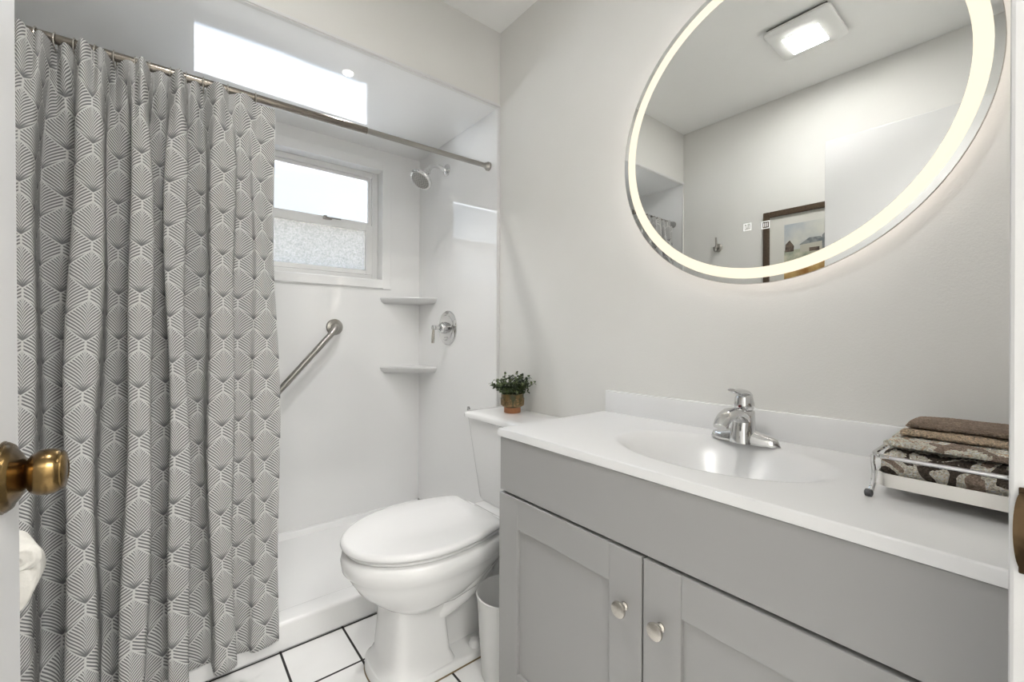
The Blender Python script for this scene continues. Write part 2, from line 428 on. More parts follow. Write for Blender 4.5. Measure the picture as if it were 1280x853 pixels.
struct(o, 'glossy white panel ceiling of the shower reflecting the window', 'shower ceiling')
# trims: edges of the surround, flange round the window
b = MB(); b.box(PX - .003, PX, YS, YS + .006, .1, ZS); b.box(PX - .003, XR, YS - .004, YS, .06, ZS)
struct(b.build('trim_2', M['trim'], smooth=False, bevel=.0015), 'narrow white edge strip where shower panel meets painted wall', 'trim')
b = MB(); b.box(XL, XR, YS - .006, YS, ZS - .002, ZS + .016); b.box(XL, XR, YS - .010, YS - .006, ZS + .002, ZS + .010)
struct(b.build('trim_3', M['trim'], smooth=False, bevel=.0015), 'thin white edge strip along the front of the shower ceiling', 'trim')
b = MB(); b.box(XL, PL + .004, YS - .004, YS, .06, ZS)
struct(b.build('trim_4', M['trim'], smooth=False, bevel=.0015), 'narrow white edge strip at left side of the shower, in mirror', 'trim')
b = MB()
b.box(WX0 - .05, WX0, YW - .005, YW, WZ0 - .055, WZ1 + .05); b.box(WX1, WX1 + .05, YW - .005, YW, WZ0 - .055, WZ1 + .05)
b.box(WX0, WX1, YW - .005, YW, WZ0 - .055, WZ0); b.box(WX0, WX1, YW - .005, YW, WZ1, WZ1 + .05)
b.box(WX0, WX1, YW - .012, YW - .005, WZ0 - .05, WZ0 - .004)
struct(b.build('trim_5', M['acrylic'], smooth=False, bevel=.002), 'flat white flange around the shower window', 'window trim')
# the room beyond the doorway, where the photographer stands
b = MB(); b.box(XL, XR, -1.75, -1.65, 0, ZC)
struct(b.build('wall_hall', M['wall'], smooth=False), 'hallway wall behind the camera', 'wall')
o = MB().box(XL - .12, XR + .12, -1.75, YF - .12, ZC, ZC + .08).build('ceiling_hall', M['ceil'], smooth=False)
struct(o, 'hallway ceiling behind the camera', 'ceiling')

# window
win = thing('window_1', (.5, YW + .1, WZ0), 'white vinyl single hung window with frosted lower pane', 'window', kind='structure')
gy = YW + .092
b = MB()
def frame(b, x0, x1, z0, z1, w, y0, y1, wb=None, wt=None):
    wb = wb or w; wt = wt or w
    b.box(x0, x0 + w, y0, y1, z0, z1); b.box(x1 - w, x1, y0, y1, z0, z1)
    b.box(x0 + w, x1 - w, y0, y1, z0, z0 + wb); b.box(x0 + w, x1 - w, y0, y1, z1 - wt, z1)
frame(b, WX0, WX1, WZ0, WZ1, .034, YW + .07, YW + .15, wb=.030, wt=.030)
b.build('window_frame', M['vinyl'], win, smooth=False, bevel=.003)
b = MB(); frame(b, WX0 + .034, WX1 - .034, 1.665, WZ1 - .030, .020, gy - .012, gy + .03, wb=.028, wt=.018)
us = b.build('upper_sash', M['vinyl'], win, smooth=False, bevel=.002)
MB().box(WX0 + .05, WX1 - .05, gy + .004, gy + .008, 1.68, WZ1 - .04).build('pane', M['glass'], us, smooth=False)
b = MB(); frame(b, WX0 + .034, WX1 - .034, WZ0 + .030, 1.678, .036, gy - .024, gy - .001, wb=.026, wt=.036)
ls = b.build('lower_sash', M['vinyl'], win, smooth=False, bevel=.002)
MB().box(WX0 + .06, WX1 - .06, gy - .012, gy - .008, WZ0 + .05, 1.65).build('frosted_pane', M['frost'], ls, smooth=False)
b = MB(); b.rbox(.655, .70, gy - .040, gy - .012, 1.672, 1.684, .003, 2); b.rbox(.69, .745, gy - .046, gy - .036, 1.676, 1.683, .003, 2)
b.lathe([(.009, 0), (.009, .014)], (.665, gy - .034, 1.676), (0, 0, 1), 12)
b.build('latch', M['steel'], ls, bevel=.001)

# ------------------------------------------------------------------ shower base
b = MB()
b.rbox(XL + .002, XR - .0, YS, YS + .085, 0, .096, .012, 3)
b.box(XL + .002, XR, YS + .07, YW, 0, .05)
def ramp(p):   # coves round the floor of the pan
    return p
b.add([(XL, YW - .035, .05), (XR, YW - .035, .05), (XR, YW - .02, .075), (XL, YW - .02, .075), (XL, YW, .075), (XR, YW, .075)],
      [(0, 1, 2, 3), (3, 2, 5, 4)])
b.add([(XR - .035, YS + .08, .05), (XR - .035, YW, .05), (XR - .022, YW, .075), (XR - .022, YS + .08, .075), (XR, YW, .075), (XR, YS + .08, .075)],
      [(0, 1, 2, 3), (3, 2, 4, 5)])
sb = b.build('shower_pan', M['pan'], None, angle=30)
tag(sb, 'low white acrylic shower base with a raised front curb', 'shower base')

# corner shelves
def shelf(z, label):
    n = 14; b = MB(); loops = []
    for sc, zz in ((.90, z - .034), (.97, z - .024), (1.0, z - .006), (.985, z)):
        lx, ly = .242 * sc, .215 * sc
        L = [(PX, YW, zz)]
        for i in range(n + 1):
            t = i / n
            px, py = PX - lx * (1 - t), YW - ly * t
            bul = .022 * sin(pi * t) * sc
            L.append((px - bul * .66, py - bul * .75, zz))
        loops.append(L)
    b.loft(loops)
    tag(b.build('corner_shelf', M['trim'], None, angle=40), label, 'shelf', 'corner shelves in the shower')
shelf(1.264, 'upper white triangular corner shelf just below the shower window')
shelf(.874, 'lower white triangular corner shelf in the shower, below the valve')

# grab bar, running down and left behind the curtain
A = Vector((.697, YW, 1.093)); B = Vector((.697 - .41, YW, 1.093 - .472))
gb = thing('grab_bar', A, 'brushed steel diagonal grab bar on the back wall of the shower', 'grab bar')
d = (B - A).normalized(); off = Vector((0, -.055, 0))
pts = [A + Vector((0, -.006, 0)), A + off * .45]
for i in range(6):
    t = i / 5; pts.append(A + off * (.45 + .55 * sin(t * pi / 2)) + d * .030 * (1 - cos(t * pi / 2)))
for t in (.25, .5, .75): pts.append(A + off + (B - A) * t)
for i in range(6):
    t = 1 - i / 5; pts.append(B + off * (.45 + .55 * sin(t * pi / 2)) - d * .030 * (1 - cos(t * pi / 2)))
pts += [B + off * .45, B + Vector((0, -.006, 0))]
MB().tube(pts, .0155, 16).build('bar', M['steel'], gb)
for P in (A, B):
    MB().lathe([(.0425, 0), (.0425, .004), (.038, .009), (.028, .011), (.022, .012), (.019, .016), (.016, .016)], P, (0, -1, 0), 32).build('flange', M['steel'], gb)

# shower head
sy, sz = 2.044, 1.943
sh = thing('shower_fixture', (PX, sy, sz), 'chrome round shower head on a short bent arm', 'shower head')
MB().lathe([(.031, 0), (.031, .003), (.026, .010), (.014, .016), (.0115, .022)], (PX, sy, sz), (-1, 0, 0), 28).build('flange', M['chrome'], sh)
arm = [(PX - .005, sy, sz), (PX - .05, sy, sz + .008), (PX - .075, sy, sz + .006), (PX - .095, sy, sz - .004), (PX - .116, sy, sz - .034)]
MB().tube(arm, .0105, 14).build('arm', M['chrome'], sh)
hd = Vector((-.62, -.12, -.78)).normalized(); h0 = Vector((PX - .113, sy, sz - .030))
b = MB().lathe([(.011, -.004), (.016, 0), (.018, .006), (.016, .012), (.015, .016), (.019, .022), (.021, .04), (.030, .052), (.056, .064), (.061, .070), (.062, .077), (.058, .082), (.05, .083)], h0, hd, 36)
head = b.build('spray_head', M['chrome'], sh)
b = MB(); fc = h0 + hd * .0832
b.lathe([(.05, 0), (.049, .002)], fc, hd, 30)
face = b.build('spray_face', M['steel'], sh)
e1 = hd.cross(Vector((0, 1, 0))).normalized(); e2 = hd.cross(e1)
b = MB()
for rr, nn in ((.010, 6), (.022, 12), (.034, 18), (.044, 24)):
    for i in range(nn):
        a = 2 * pi * i / nn
        b.lathe([(.0018, 0), (.0014, .003)], fc + hd * .002 + (e1 * cos(a) + e2 * sin(a)) * rr, hd, 6)
noz = b.build('nozzles', M['rubber'], face); noz['kind'] = 'stuff'

# valve
vy, vz = 2.028, 1.092
va = thing('shower_valve', (PX, vy, vz), 'chrome round shower valve plate with a hanging lever handle', 'shower valve')
MB().lathe([(.092, 0), (.092, .004), (.088, .008), (.070, .010), (.066, .014), (.030, .018)], (PX, vy, vz), (-1, 0, 0), 48).build('escutcheon', M['chrome'], va)
b = MB().lathe([(.032, .010), (.030, .03), (.030, .036), (.026, .046), (.018, .054), (.012, .058), (.011, .075), (.013, .078), (.013, .094), (.008, .098)], (PX, vy, vz), (-1, 0, 0), 28)
hub = b.build('hub', M['chrome'], va)
lv = MB().tube([(PX - .087, vy, vz + .010), (PX - .087, vy, vz - .012), (PX - .089, vy, vz - .03), (PX - .091, vy, vz - .078), (PX - .091, vy, vz - .082)], [.008, .006, .0075, .0085, .006], 12)
lv.build('lever', M['nickel'], hub)
MB().lathe([(.009, 0), (.009, .012), (.005, .016)], (PX - .012, vy - .006, vz - .058), (-1, 0, 0), 16).build('diverter_button', M['chrome'], va)

# ------------------------------------------------------------------ curtain rod, rings, curtain, liner
RY = 1.656
def rod_z(x): return 1.831 + (x - XL) * .0088
rod = thing('curtain_rod', (PX, RY, rod_z(PX)), 'brushed metal shower curtain rod spanning the shower opening', 'curtain rod')
MB().tube([(.60, RY, rod_z(.60)), (PX - .002, RY, rod_z(PX))], .0108, 18).build('inner_tube', M['steel'], rod)
MB().tube([(XL + .03, RY, rod_z(XL)), (.605, RY, rod_z(.605))], .0130, 18).build('outer_tube', M['rodm'], rod)
MB().lathe([(.0205, 0), (.0205, .010), (.016, .016), (.013, .024)], (PX - .001, RY, rod_z(PX)), (-1, 0, 0), 24).build('end_cap', M['steel'], rod)
b = MB().lathe([(.021, 0), (.021, .012), (.0165, .02), (.0165, .145), (.0135, .147)], (PL, RY, rod_z(PL)), (1, 0, 0), 24)
b.build('end_sleeve', M['sleeve'], rod)

ring_x = [-.305, -.264, -.229, -.192, -.152, -.113, -.068, -.037, .011, .049, .091, .155, .232]
def make_ring(x, label):
    b = MB(); n = 28; z0 = rod_z(x) - .0085; r = .0235
    b.tube([(x + .002 * sin(2 * pi * i / n), RY + r * .95 * sin(2 * pi * i / n), z0 + r * cos(2 * pi * i / n)) for i in range(n)], .0017, 8, closed=True)
    o = b.build('curtain_ring', M['nickel'], None, origin=(x, RY, z0))
    return o
r0 = make_ring(ring_x[0], '')
rings = [r0]
for x in ring_x[1:]:
    c = r0.copy(); COL.objects.link(c); c.location = (x, RY, rod_z(x) - .0085); rings.append(c)
names = ['leftmost', 'second', 'third', 'fourth', 'fifth', 'sixth', 'seventh', 'eighth', 'ninth', 'tenth', 'eleventh', 'twelfth']
for i, r in enumerate(rings):
    if i == len(rings) - 1: lab = 'thin metal curtain ring nearest the bare right end of the rod'
    elif i == 0: lab = 'leftmost thin metal curtain ring on the rod, nearest the open door'
    else: lab = '%s thin metal curtain ring along the rod counting from the left' % names[i]
    tag(r, lab, 'curtain ring', 'rings holding the shower curtain')

def smooth_knots(ts, xs, t):
    # monotone cubic
    n = len(ts)
    d = [(xs[i + 1] - xs[i]) / (ts[i + 1] - ts[i]) for i in range(n - 1)]
    mm = [d[0]] + [2 * d[i - 1] * d[i] / (d[i - 1] + d[i]) for i in range(1, n - 1)] + [d[-1]]
    for i in range(n - 1):
        if t <= ts[i + 1] or i == n - 2:
            h = ts[i + 1] - ts[i]; u = (t - ts[i]) / h
            return ((1 + 2 * u) * (1 - u) ** 2 * xs[i] + u * (1 - u) ** 2 * h * mm[i] + u * u * (3 - 2 * u) * xs[i + 1] + u * u * (u - 1) * h * mm[i + 1])
kt = [-.8, -.5, 0, .5, 1, 1.5, 2, 2.5, 3, 3.5, 4, 4.5, 5, 5.4]
kx = [-.392, -.335, -.276, -.222, -.160, -.106, -.056, -.014, .028, .073, .138, .194, .240, .288]
ka = [.02, .05, .058, .062, .064, .064, .060, .056, .054, .050, .036, .012, .007, .003]
def fold(t):
    c = cos(2 * pi * t); return -tanh(1.5 * c) / tanh(1.5)
CT, CB = 1.812, .062
def curtain_pt(t, z):
    x = smooth_knots(kt, kx, t); a = interp(kt, ka, t)
    top = sstep(1.55, 1.80, z); low = 1 - sstep(.2, 1.2, z)
    yc = 1.548 + (RY - .012 - 1.548) * sstep(.05, 1.85, z)
    if z < .25: yc -= .012 * (1 - z / .25)
    y = yc + a * fold(t) * (1 - .55 * top) * (1 + .25 * low)
    # overhang of the folds
    x += .011 * sin(4 * pi * t) * (1 - top) * min(1, a / .03)
    x += .006 * sin(3.1 * z + 2.2 * t) * (1 - top) * (t > -.4) + .004 * sin(7 * z + 5 * t) * (1 - top)
    y -= max(0, y - 1.570) * (1 - sstep(.10, .30, z))
    y -= max(0, y - 1.672)
    # pinch pleats between the rings
    ph = 0.
    for i in range(len(ring_x) - 1):
        if ring_x[i] <= x <= ring_x[i + 1]: ph = (x - ring_x[i]) / (ring_x[i + 1] - ring_x[i]); break
    y += -.030 * (sin(pi * ph) ** 1.5 if 0 < ph < 1 else 0) * top
    return x, y
nt_, nz_ = 420, 90
ts = [kt[0] + (kt[-1] - kt[0]) * i / nt_ for i in range(nt_ + 1)]
zs_ = [CB + (CT - CB) * (j / nz_) for j in range(nz_ + 1)]
arc = [0.]
for i in range(nt_):
    a0 = curtain_pt(ts[i], .9); a1 = curtain_pt(ts[i + 1], .9)
    arc.append(arc[-1] + sqrt((a1[0] - a0[0]) ** 2 + (a1[1] - a0[1]) ** 2))
verts = []; uvs = []
for j, z in enumerate(zs_):
    for i, t in enumerate(ts):
        x, y = curtain_pt(t, z)
        zz = z
        if z > 1.55:
            ph = 0.
            for k in range(len(ring_x) - 1):
                if ring_x[k] <= x <= ring_x[k + 1]: ph = (x - ring_x[k]) / (ring_x[k + 1] - ring_x[k]); break
            zz += .012 * sin(pi * ph) * sstep(1.55, CT, z)
        zz += .010 * (x + .3) * (1 - sstep(.06, .6, z)) * 2
        verts.append((x, y, zz)); uvs.append((arc[i], z))
n1 = nt_ + 1
faces = [(j * n1 + i, j * n1 + i + 1, (j + 1) * n1 + i + 1, (j + 1) * n1 + i) for j in range(nz_) for i in range(nt_)]
me = bpy.data.meshes.new('shower_curtain'); me.from_pydata(verts, [], faces)
uvl = me.uv_layers.new(name='UVMap')
for p in me.polygons:
    p.use_smooth = True
    for li, vi in zip(p.loop_indices, p.vertices): uvl.data[li].uv = uvs[vi]
me.materials.append(M['curtain'])
cur = bpy.data.objects.new('shower_curtain', me); COL.objects.link(cur)
so = cur.modifiers.new('solid', 'SOLIDIFY'); so.thickness = .0012; so.offset = 0
tag(cur, 'grey shower curtain with white feather print hanging in deep folds', 'curtain')
# header tape on the back of the curtain, seen between the pleats
# liner
verts = []; ni, nj = 160, 30
for j in range(nj + 1):
    z = .11 + (1.806 - .11) * j / nj
    for i in range(ni + 1):
        x = -.42 + (.296 + .42) * i / ni
        top = sstep(1.4, 1.8, z)
        verts.append((x, RY + .034 + .006 * sin(x * 75) * (1 - .4 * top) - .006 * top + .020 * (1 - top), z))
faces = [(j * (ni + 1) + i, j * (ni + 1) + i + 1, (j + 1) * (ni + 1) + i + 1, (j + 1) * (ni + 1) + i) for j in range(nj) for i in range(ni)]
b = MB(); b.add(verts, faces)
ln = b.build('shower_liner', M['liner'], None, angle=180)
so = ln.modifiers.new('solid', 'SOLIDIFY'); so.thickness = .0006
tag(ln, 'plain white liner hanging behind the printed shower curtain', 'curtain liner')

# ------------------------------------------------------------------ toilet
TY = 1.285
def dloop(xtip, xmid, xback, bw, bb, z, n=56, pw=1.0, rc=.03):
    L = []
    for i in range(n + 1):
        th = -pi / 2 + pi * i / n
        c, s_ = cos(th), sin(th)
        L.append((xmid - (xmid - xtip) * (abs(c) ** pw), TY + bw * (abs(s_) ** pw) * (1 if s_ > 0 else -1), z))
    m_ = 8
    for i in range(1, m_):
        t = i / m_; x = xmid + (xback - rc - xmid) * t
        L.append((x, TY + bw + (bb - bw) * t * t, z))
    for i in range(5):
        a = pi / 2 * i / 4
        L.append((xback - rc + rc * sin(a), TY + bb - rc * (1 - cos(a)), z))
    for i in range(5):
        a = pi / 2 * (1 - i / 4)
        L.append((xback - rc + rc * sin(a), TY - bb + rc * (1 - cos(a)), z))
    for i in range(m_ - 1, 0, -1):
        t = i / m_; x = xmid + (xback - rc - xmid) * t
        L.append((x, TY - bw - (bb - bw) * t * t, z))
    return L
toi = thing('toilet', (.75, TY, 0), 'white two piece toilet with closed lid beside the vanity', 'toilet')
b = MB()
b.loft([dloop(.418, .66, .93, .188, .13, .398), dloop(.408, .66, .95, .196, .135, .392), dloop(.404, .66, .96, .199, .135, .375), dloop(.408, .66, .97, .196, .13, .350),
        dloop(.420, .66, .97, .184, .12, .338), dloop(.432, .66, .95, .178, .11, .315), dloop(.452, .66, .92, .167, .10, .283),
        dloop(.488, .65, .86, .146, .090, .248), dloop(.515, .63, .79, .122, .085, .226), dloop(.538, .61, .74, .094, .08, .214)])
# pedestal column with a flattened front
b.loft([dloop(.530, .580, .695, .093, .091, .228, pw=.62, rc=.015), dloop(.527, .580, .70, .094, .092, .15, pw=.62, rc=.015),
        dloop(.518, .580, .71, .099, .097, .06, pw=.62, rc=.015), dloop(.504, .575, .72, .112, .110, .034, pw=.65, rc=.015), dloop(.49, .575, .72, .118, .115, .026, pw=.65, rc=.015)])
# foot
b.loft([dloop(.486, .60, 1.06, .122, .122, 0, pw=.7, rc=.05), dloop(.486, .60, 1.06, .122, .122, .022, pw=.7, rc=.05), dloop(.492, .60, 1.05, .115, .115, .030, pw=.7, rc=.05)])
# body behind the column and the trapway
b.loft([[(x, y, z) for x, y in ((.70, TY - .045), (.70, TY + .045), (.98, TY + .045), (.98, TY - .045))] for z in (.02, .38)])
def trap(side):
    P = [(.60, .120, .02), (.66, .165, .030), (.71, .190, .040), (.76, .213, .047), (.81, .245, .050), (.86, .29, .050), (.90, .335, .047), (.94, .375, .040)]
    b.tube([(x, TY + side * .060, z) for x, z, r_ in P], [r_ for x, z, r_ in P], 20)
    P = [(.58, .24, .01), (.63, .250, .035), (.70, .262, .05), (.77, .282, .056), (.82, .312, .054), (.86, .350, .046)]
    b.tube([(x, TY + side * .088, z) for x, z, r_ in P], [r_ for x, z, r_ in P], 20)
    b.tube([(.94, TY + side * .05, .36), (.965, TY + side * .058, .26), (.96, TY + side * .060, .14), (.93, TY + side * .062, .015)], [.046, .052, .056, .060], 20)
trap(-1); trap(1)
# deck under the tank
b.rbox(.86, 1.165, TY - .15, TY + .15, .342, .388, .014, 3)
b.build('bowl', M['porcelain'], toi, angle=50)
b = MB(); b.loft([dloop(.424, .66, .87, .178, .146, .399, rc=.03), dloop(.419, .66, .872, .183, .150, .402, rc=.03), dloop(.419, .66, .872, .183, .150, .409, rc=.03), dloop(.424, .66, .87, .178, .146, .412, rc=.03)])
b.build('seat', M['seatp'], toi, angle=60)
b = MB(); b.loft([dloop(.416, .66, .868, .186, .152, .4155, rc=.03), dloop(.406, .66, .876, .195, .160, .418, rc=.035), dloop(.403, .66, .878, .198, .163, .424, rc=.035), dloop(.404, .66, .877, .197, .162, .432, rc=.035), dloop(.408, .66, .874, .193, .159, .4365, rc=.035), dloop(.416, .66, .868, .186, .152, .439, rc=.03), dloop(.50, .66, .82, .10, .09, .4405, rc=.02)])
b.build('lid', M['seatp'], toi, angle=60)
b = MB()
for s_ in (-1, 1):
    b = MB(); b.rbox(.862, .905, TY + s_ * .08 - .022, TY + s_ * .08 + .022, .388, .425, .008, 3)
    b.build('hinge', M['seatp'], toi)
# tank: tapers towards its foot
def rrect(x0, x1, y0, y1, r, z, n=6):
    L = []
    for cx, cy, a0 in ((x1 - r, y1 - r, 0), (x0 + r, y1 - r, pi / 2), (x0 + r, y0 + r, pi), (x1 - r, y0 + r, 1.5 * pi)):
        for i in range(n + 1):
            a = a0 + pi / 2 * i / n; L.append((cx + r * cos(a), cy + r * sin(a), z))
    return L
TB = 1.188
b = MB(); b.loft([rrect(1.00, TB - .01, TY - .168, TY + .168, .03, .388), rrect(.994, TB, TY - .178, TY + .178, .03, .40), rrect(.985, TB, TY - .222, TY + .222, .03, .60), rrect(.978, TB, TY - .243, TY + .243, .03, .712)])
b.build('tank', M['porcelain'], toi, angle=50)
b = MB(); b.loft([rrect(.975, TB + .003, TY - .247, TY + .247, .03, .711), rrect(.966, TB + .005, TY - .256, TY + .256, .035, .715), rrect(.965, TB + .005, TY - .257, TY + .257, .035, .730), rrect(.971, TB + .002, TY - .251, TY + .251, .035, .736), rrect(1.00, TB - .02, TY - .22, TY + .22, .03, .738)])
b.build('tank_lid', M['porcelain'], toi, angle=50)
b = MB(); b.lathe([(.011, 0), (.011, .006), (.006, .010), (.006, .02)], (1.03, TY + .236, .672), (0, 1, 0), 16)
b.tube([(1.03, TY + .256, .672), (1.02, TY + .262, .69), (1.015, TY + .268, .715), (1.012, TY + .270, .738), (1.01, TY + .270, .748)], [.006, .006, .006, .007, .005], 10)
b.build('flush_lever', M['chrome'], toi)
b = MB(); b.lathe([(.020, 0), (.020, .012), (.014, .022), (.004, .026)], (.80, TY - .096, .029), (0, 0, 1), 20)
b.build('bolt_cap', M['seatp'], toi)
# supply stop valve and its tube behind the pedestal
sv = thing('water_supply_valve', (1.186, 1.12, .17), 'small white water stop valve on the wall behind the toilet', 'valve')
b = MB(); b.lathe([(.03, 0), (.028, .006), (.010, .010), (.010, .06)], (XR, 1.12, .17), (-1, 0, 0), 18); b.build('stub_pipe', M['trim'], sv)
b = MB(); b.lathe([(.016, -.02), (.02, 0), (.016, .03)], (XR - .07, 1.12, .15), (0, 0, 1), 16); b.build('valve_body', M['trim'], sv)

# caulk line at the foot
b = MB(); L0 = dloop(.4835, .60, 1.06, .1245, .1245, .0005, pw=.7, rc=.05); L1 = dloop(.486, .60, 1.058, .122, .122, .004, pw=.7, rc=.05)
b.loft([L0, L1], False, False); b.build('caulk_line', M['caulk'], toi)

# ------------------------------------------------------------------ waste bin
BX, BY = .832, 1.064
wb_ = thing('waste_bin', (BX, BY, 0), 'small round white waste bin between toilet and vanity', 'waste bin')
b = MB(); b.lathe([(.072, 0), (.074, .004), (.090, .248), (.0925, .252), (.090, .255), (.087, .252), (.071, .010), (.0, .008)], (BX, BY, .0005), (0, 0, 1), 48)
b.build('bin_body', M['bin'], wb_, angle=50)

# ------------------------------------------------------------------ vanity
VY0, VY1 = .012, .960
XF = .727
van = thing('vanity_cabinet', (.95, .5, 0), 'grey painted shaker vanity cabinet with two doors', 'cabinet')
b = MB()
b.box(XF + .018, XR - .004, VY1 - .018, VY1, 0, .770); b.box(XF + .018, XR - .004, VY0, VY0 + .018, 0, .770)
b.box(XF + .07, XR - .004, VY0 + .018, VY1 - .018, .09, .108); b.box(XR - .012, XR - .004, VY0 + .018, VY1 - .018, .108, .77)
b.box(XF + .07, XF + .085, VY0 + .018, VY1 - .018, 0, .09)
b.build('carcass', M['cab'], van, smooth=False, bevel=.001)
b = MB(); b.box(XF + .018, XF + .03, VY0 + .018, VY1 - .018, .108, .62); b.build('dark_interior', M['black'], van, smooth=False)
b = MB(); b.box(XF + .002, XF + .03, VY0 + .001, VY1 - .001, .624, .770); b.build('apron_panel', M['cab'], van, smooth=False, bevel=.0015)
def shaker(y0, y1, z0, z1, st, name='door'):
    dr = MB()
    dr.box(XF, XF + .018, y0, y0 + st, z0, z1); dr.box(XF, XF + .018, y1 - st, y1, z0, z1)
    dr.box(XF + .0003, XF + .018, y0 + st, y1 - st, z0, z0 + st); dr.box(XF + .0003, XF + .018, y0 + st, y1 - st, z1 - st, z1)
    dd = dr.build(name, M['cab'], van, smooth=False, bevel=.0014)
    MB().box(XF + .009, XF + .017, y0 + st - .004, y1 - st + .004, z0 + st - .004, z1 - st + .004).build('panel', M['cab'], dd, smooth=False)
    return dd
dl = shaker(.5000, VY1, .075, .617, .079)
dr_ = shaker(VY0, .4955, .075, .617, .079)
def knob(y, z, par):
    b = MB(); b.lathe([(.0085, 0), (.0085, .003), (.0055, .006), (.005, .012), (.007, .015), (.0155, .018), (.0165, .021), (.0155, .024), (.011, .0255), (0, .026)], (XF, y, z), (-1, 0, 0), 32)
    b.build('knob', M['nickel'], par)
knob(.539, .504, dl); knob(.457, .504, dr_)

# countertop with an integral oval bowl
CZ = .793; CX0, CX1, CY0, CY1 = .724, XR - .001, .008, .9635
BCX, BCY, BRX, BRY = .955, .475, .150, .222
def ctop_z(x, y):
    r = sqrt(((x - BCX) / BRX) ** 2 + ((y - BCY) / BRY) ** 2)
    t = min(1, max(0, (1.06 - r) / .92))
    return CZ - .122 * (1 - cos(pi * t ** .82)) / 2
NX, NY = 84, 150
b = MB(); vs = []
for i in range(NX + 1):
    for j in range(NY + 1):
        x = CX0 + .003 + (CX1 - CX0 - .003) * i / NX; y = CY0 + (CY1 - .003 - CY0) * j / NY
        vs.append((x, y, ctop_z(x, y)))
fs = [(i * (NY + 1) + j, (i + 1) * (NY + 1) + j, (i + 1) * (NY + 1) + j + 1, i * (NY + 1) + j + 1) for i in range(NX) for j in range(NY)]
b.add(vs, fs)
# rounded front and left edges, underside lip
def edge_ring():
    prof = [(.003, 0), (.001, -.001), (0, -.003), (0, -.0205)]
    rows = []
    for o_, dz in prof:
        x0 = CX0 + o_; y1 = CY1 - o_
        rows.append([(CX1, y1, CZ + dz), (x0, y1, CZ + dz), (x0, CY0, CZ + dz)])
    rows.append([(CX1, CY1 - .03, CZ - .0205), (CX0 + .03, CY1 - .03, CZ - .0205), (CX0 + .03, CY0, CZ - .0205)])
    return rows
rows = edge_ring()
b.loft(rows, False, False, closed=False)
top = thing('countertop', (.96, .5, CZ), 'glossy white vanity top with integral oval basin and backsplash', 'countertop')
b.build('counter_slab', M['marble'], top, angle=40)
b = MB(); b.rbox(1.1775, XR - .001, CY0, .957, CZ - .006, .8645, .003, 2); b.build('backsplash', M['marble'], top)
b = MB(); b.lathe([(.020, 0), (.020, .002), (.015, .003), (.0, .004)], (BCX, BCY, ctop_z(BCX, BCY)), (0, 0, 1), 24); b.build('drain', M['chrome'], top)

# faucet
FX, FY = 1.105, .470
fa = thing('faucet', (FX, FY, CZ), 'chrome single lever basin faucet on the vanity top', 'faucet')
def oval(cx, cy, a, c, z, n=28): return [(cx + a * cos(2 * pi * i / n), cy + c * sin(2 * pi * i / n), z) for i in range(n)]
b = MB()
# base with two tapering wings
sect = []
for k in range(25):
    u = -1 + 2 * k / 24; y = FY + u * .081
    hw = .0255 * (1 - abs(u) ** 2.4) ** .5 + .0005 if abs(u) < 1 else .0006
    hw = max(hw, .002) * (.80 + .2 * (1 - abs(u)))
    ht = .015 + .022 * max(0, 1 - abs(u)) ** .9
    if abs(u) > .9: ht *= sqrt(max(0.02, 1 - ((abs(u) - .9) / .1) ** 2))
    n = 14
    sect.append([(FX + hw * cos(pi * i / (n - 1)), y, CZ + ht * max(0., sin(pi * i / (n - 1))) ** .7) for i in range(n)])
b.loft(sect)
b.build('base_plate', M['chrome'], fa, angle=60)
b = MB()
b.loft([oval(FX - .006, FY, .030, .0305, CZ + .001), oval(FX - .005, FY, .029, .0285, CZ + .02), oval(FX - .002, FY, .0265, .0255, CZ + .045), oval(FX + .001, FY, .0240, .0235, CZ + .066), oval(FX + .002, FY, .0225, .0225, CZ + .076), oval(FX + .002, FY, .020, .020, CZ + .078)])
body = b.build('body', M['chrome'], fa, angle=60)
# spout: broad arch reaching towards the bowl and dipping down
P = [(FX - .002, CZ + .046, .020, .0165), (FX - .022, CZ + .064, .0218, .0140), (FX - .048, CZ + .075, .0215, .0130), (FX - .074, CZ + .077, .0200, .0125), (FX - .098, CZ + .071, .0185, .0125), (FX - .115, CZ + .061, .0168, .0115), (FX - .124, CZ + .052, .0148, .0095)]
b = MB(); secs = []
for i, (x, z, wd, hg) in enumerate(P):
    p0 = P[max(0, i - 1)]; p1 = P[min(len(P) - 1, i + 1)]
    t = Vector((p1[0] - p0[0], 0, p1[1] - p0[1])).normalized(); nrm = Vector((-t.z, 0, t.x))
    secs.append([Vector((x, FY, z)) + Vector((0, 1, 0)) * wd * cos(2 * pi * j / 20) + nrm * hg * sin(2 * pi * j / 20) for j in range(20)])
b.loft(secs); b.build('spout', M['chrome'], body, angle=60)
b = MB(); b.lathe([(.0125, -.012), (.0125, .002), (.010, .003)], (FX - .109, FY, CZ + .050), (-.35, 0, -1), 20); b.build('aerator', M['steel'], body)
b = MB()
b.lathe([(.0205, 0), (.0225, .004), (.0225, .014), (.021, .020), (.0195, .030), (.015, .037), (.006, .040)], (FX + .002, FY, CZ + .080), (-.12, 0, 1), 28)
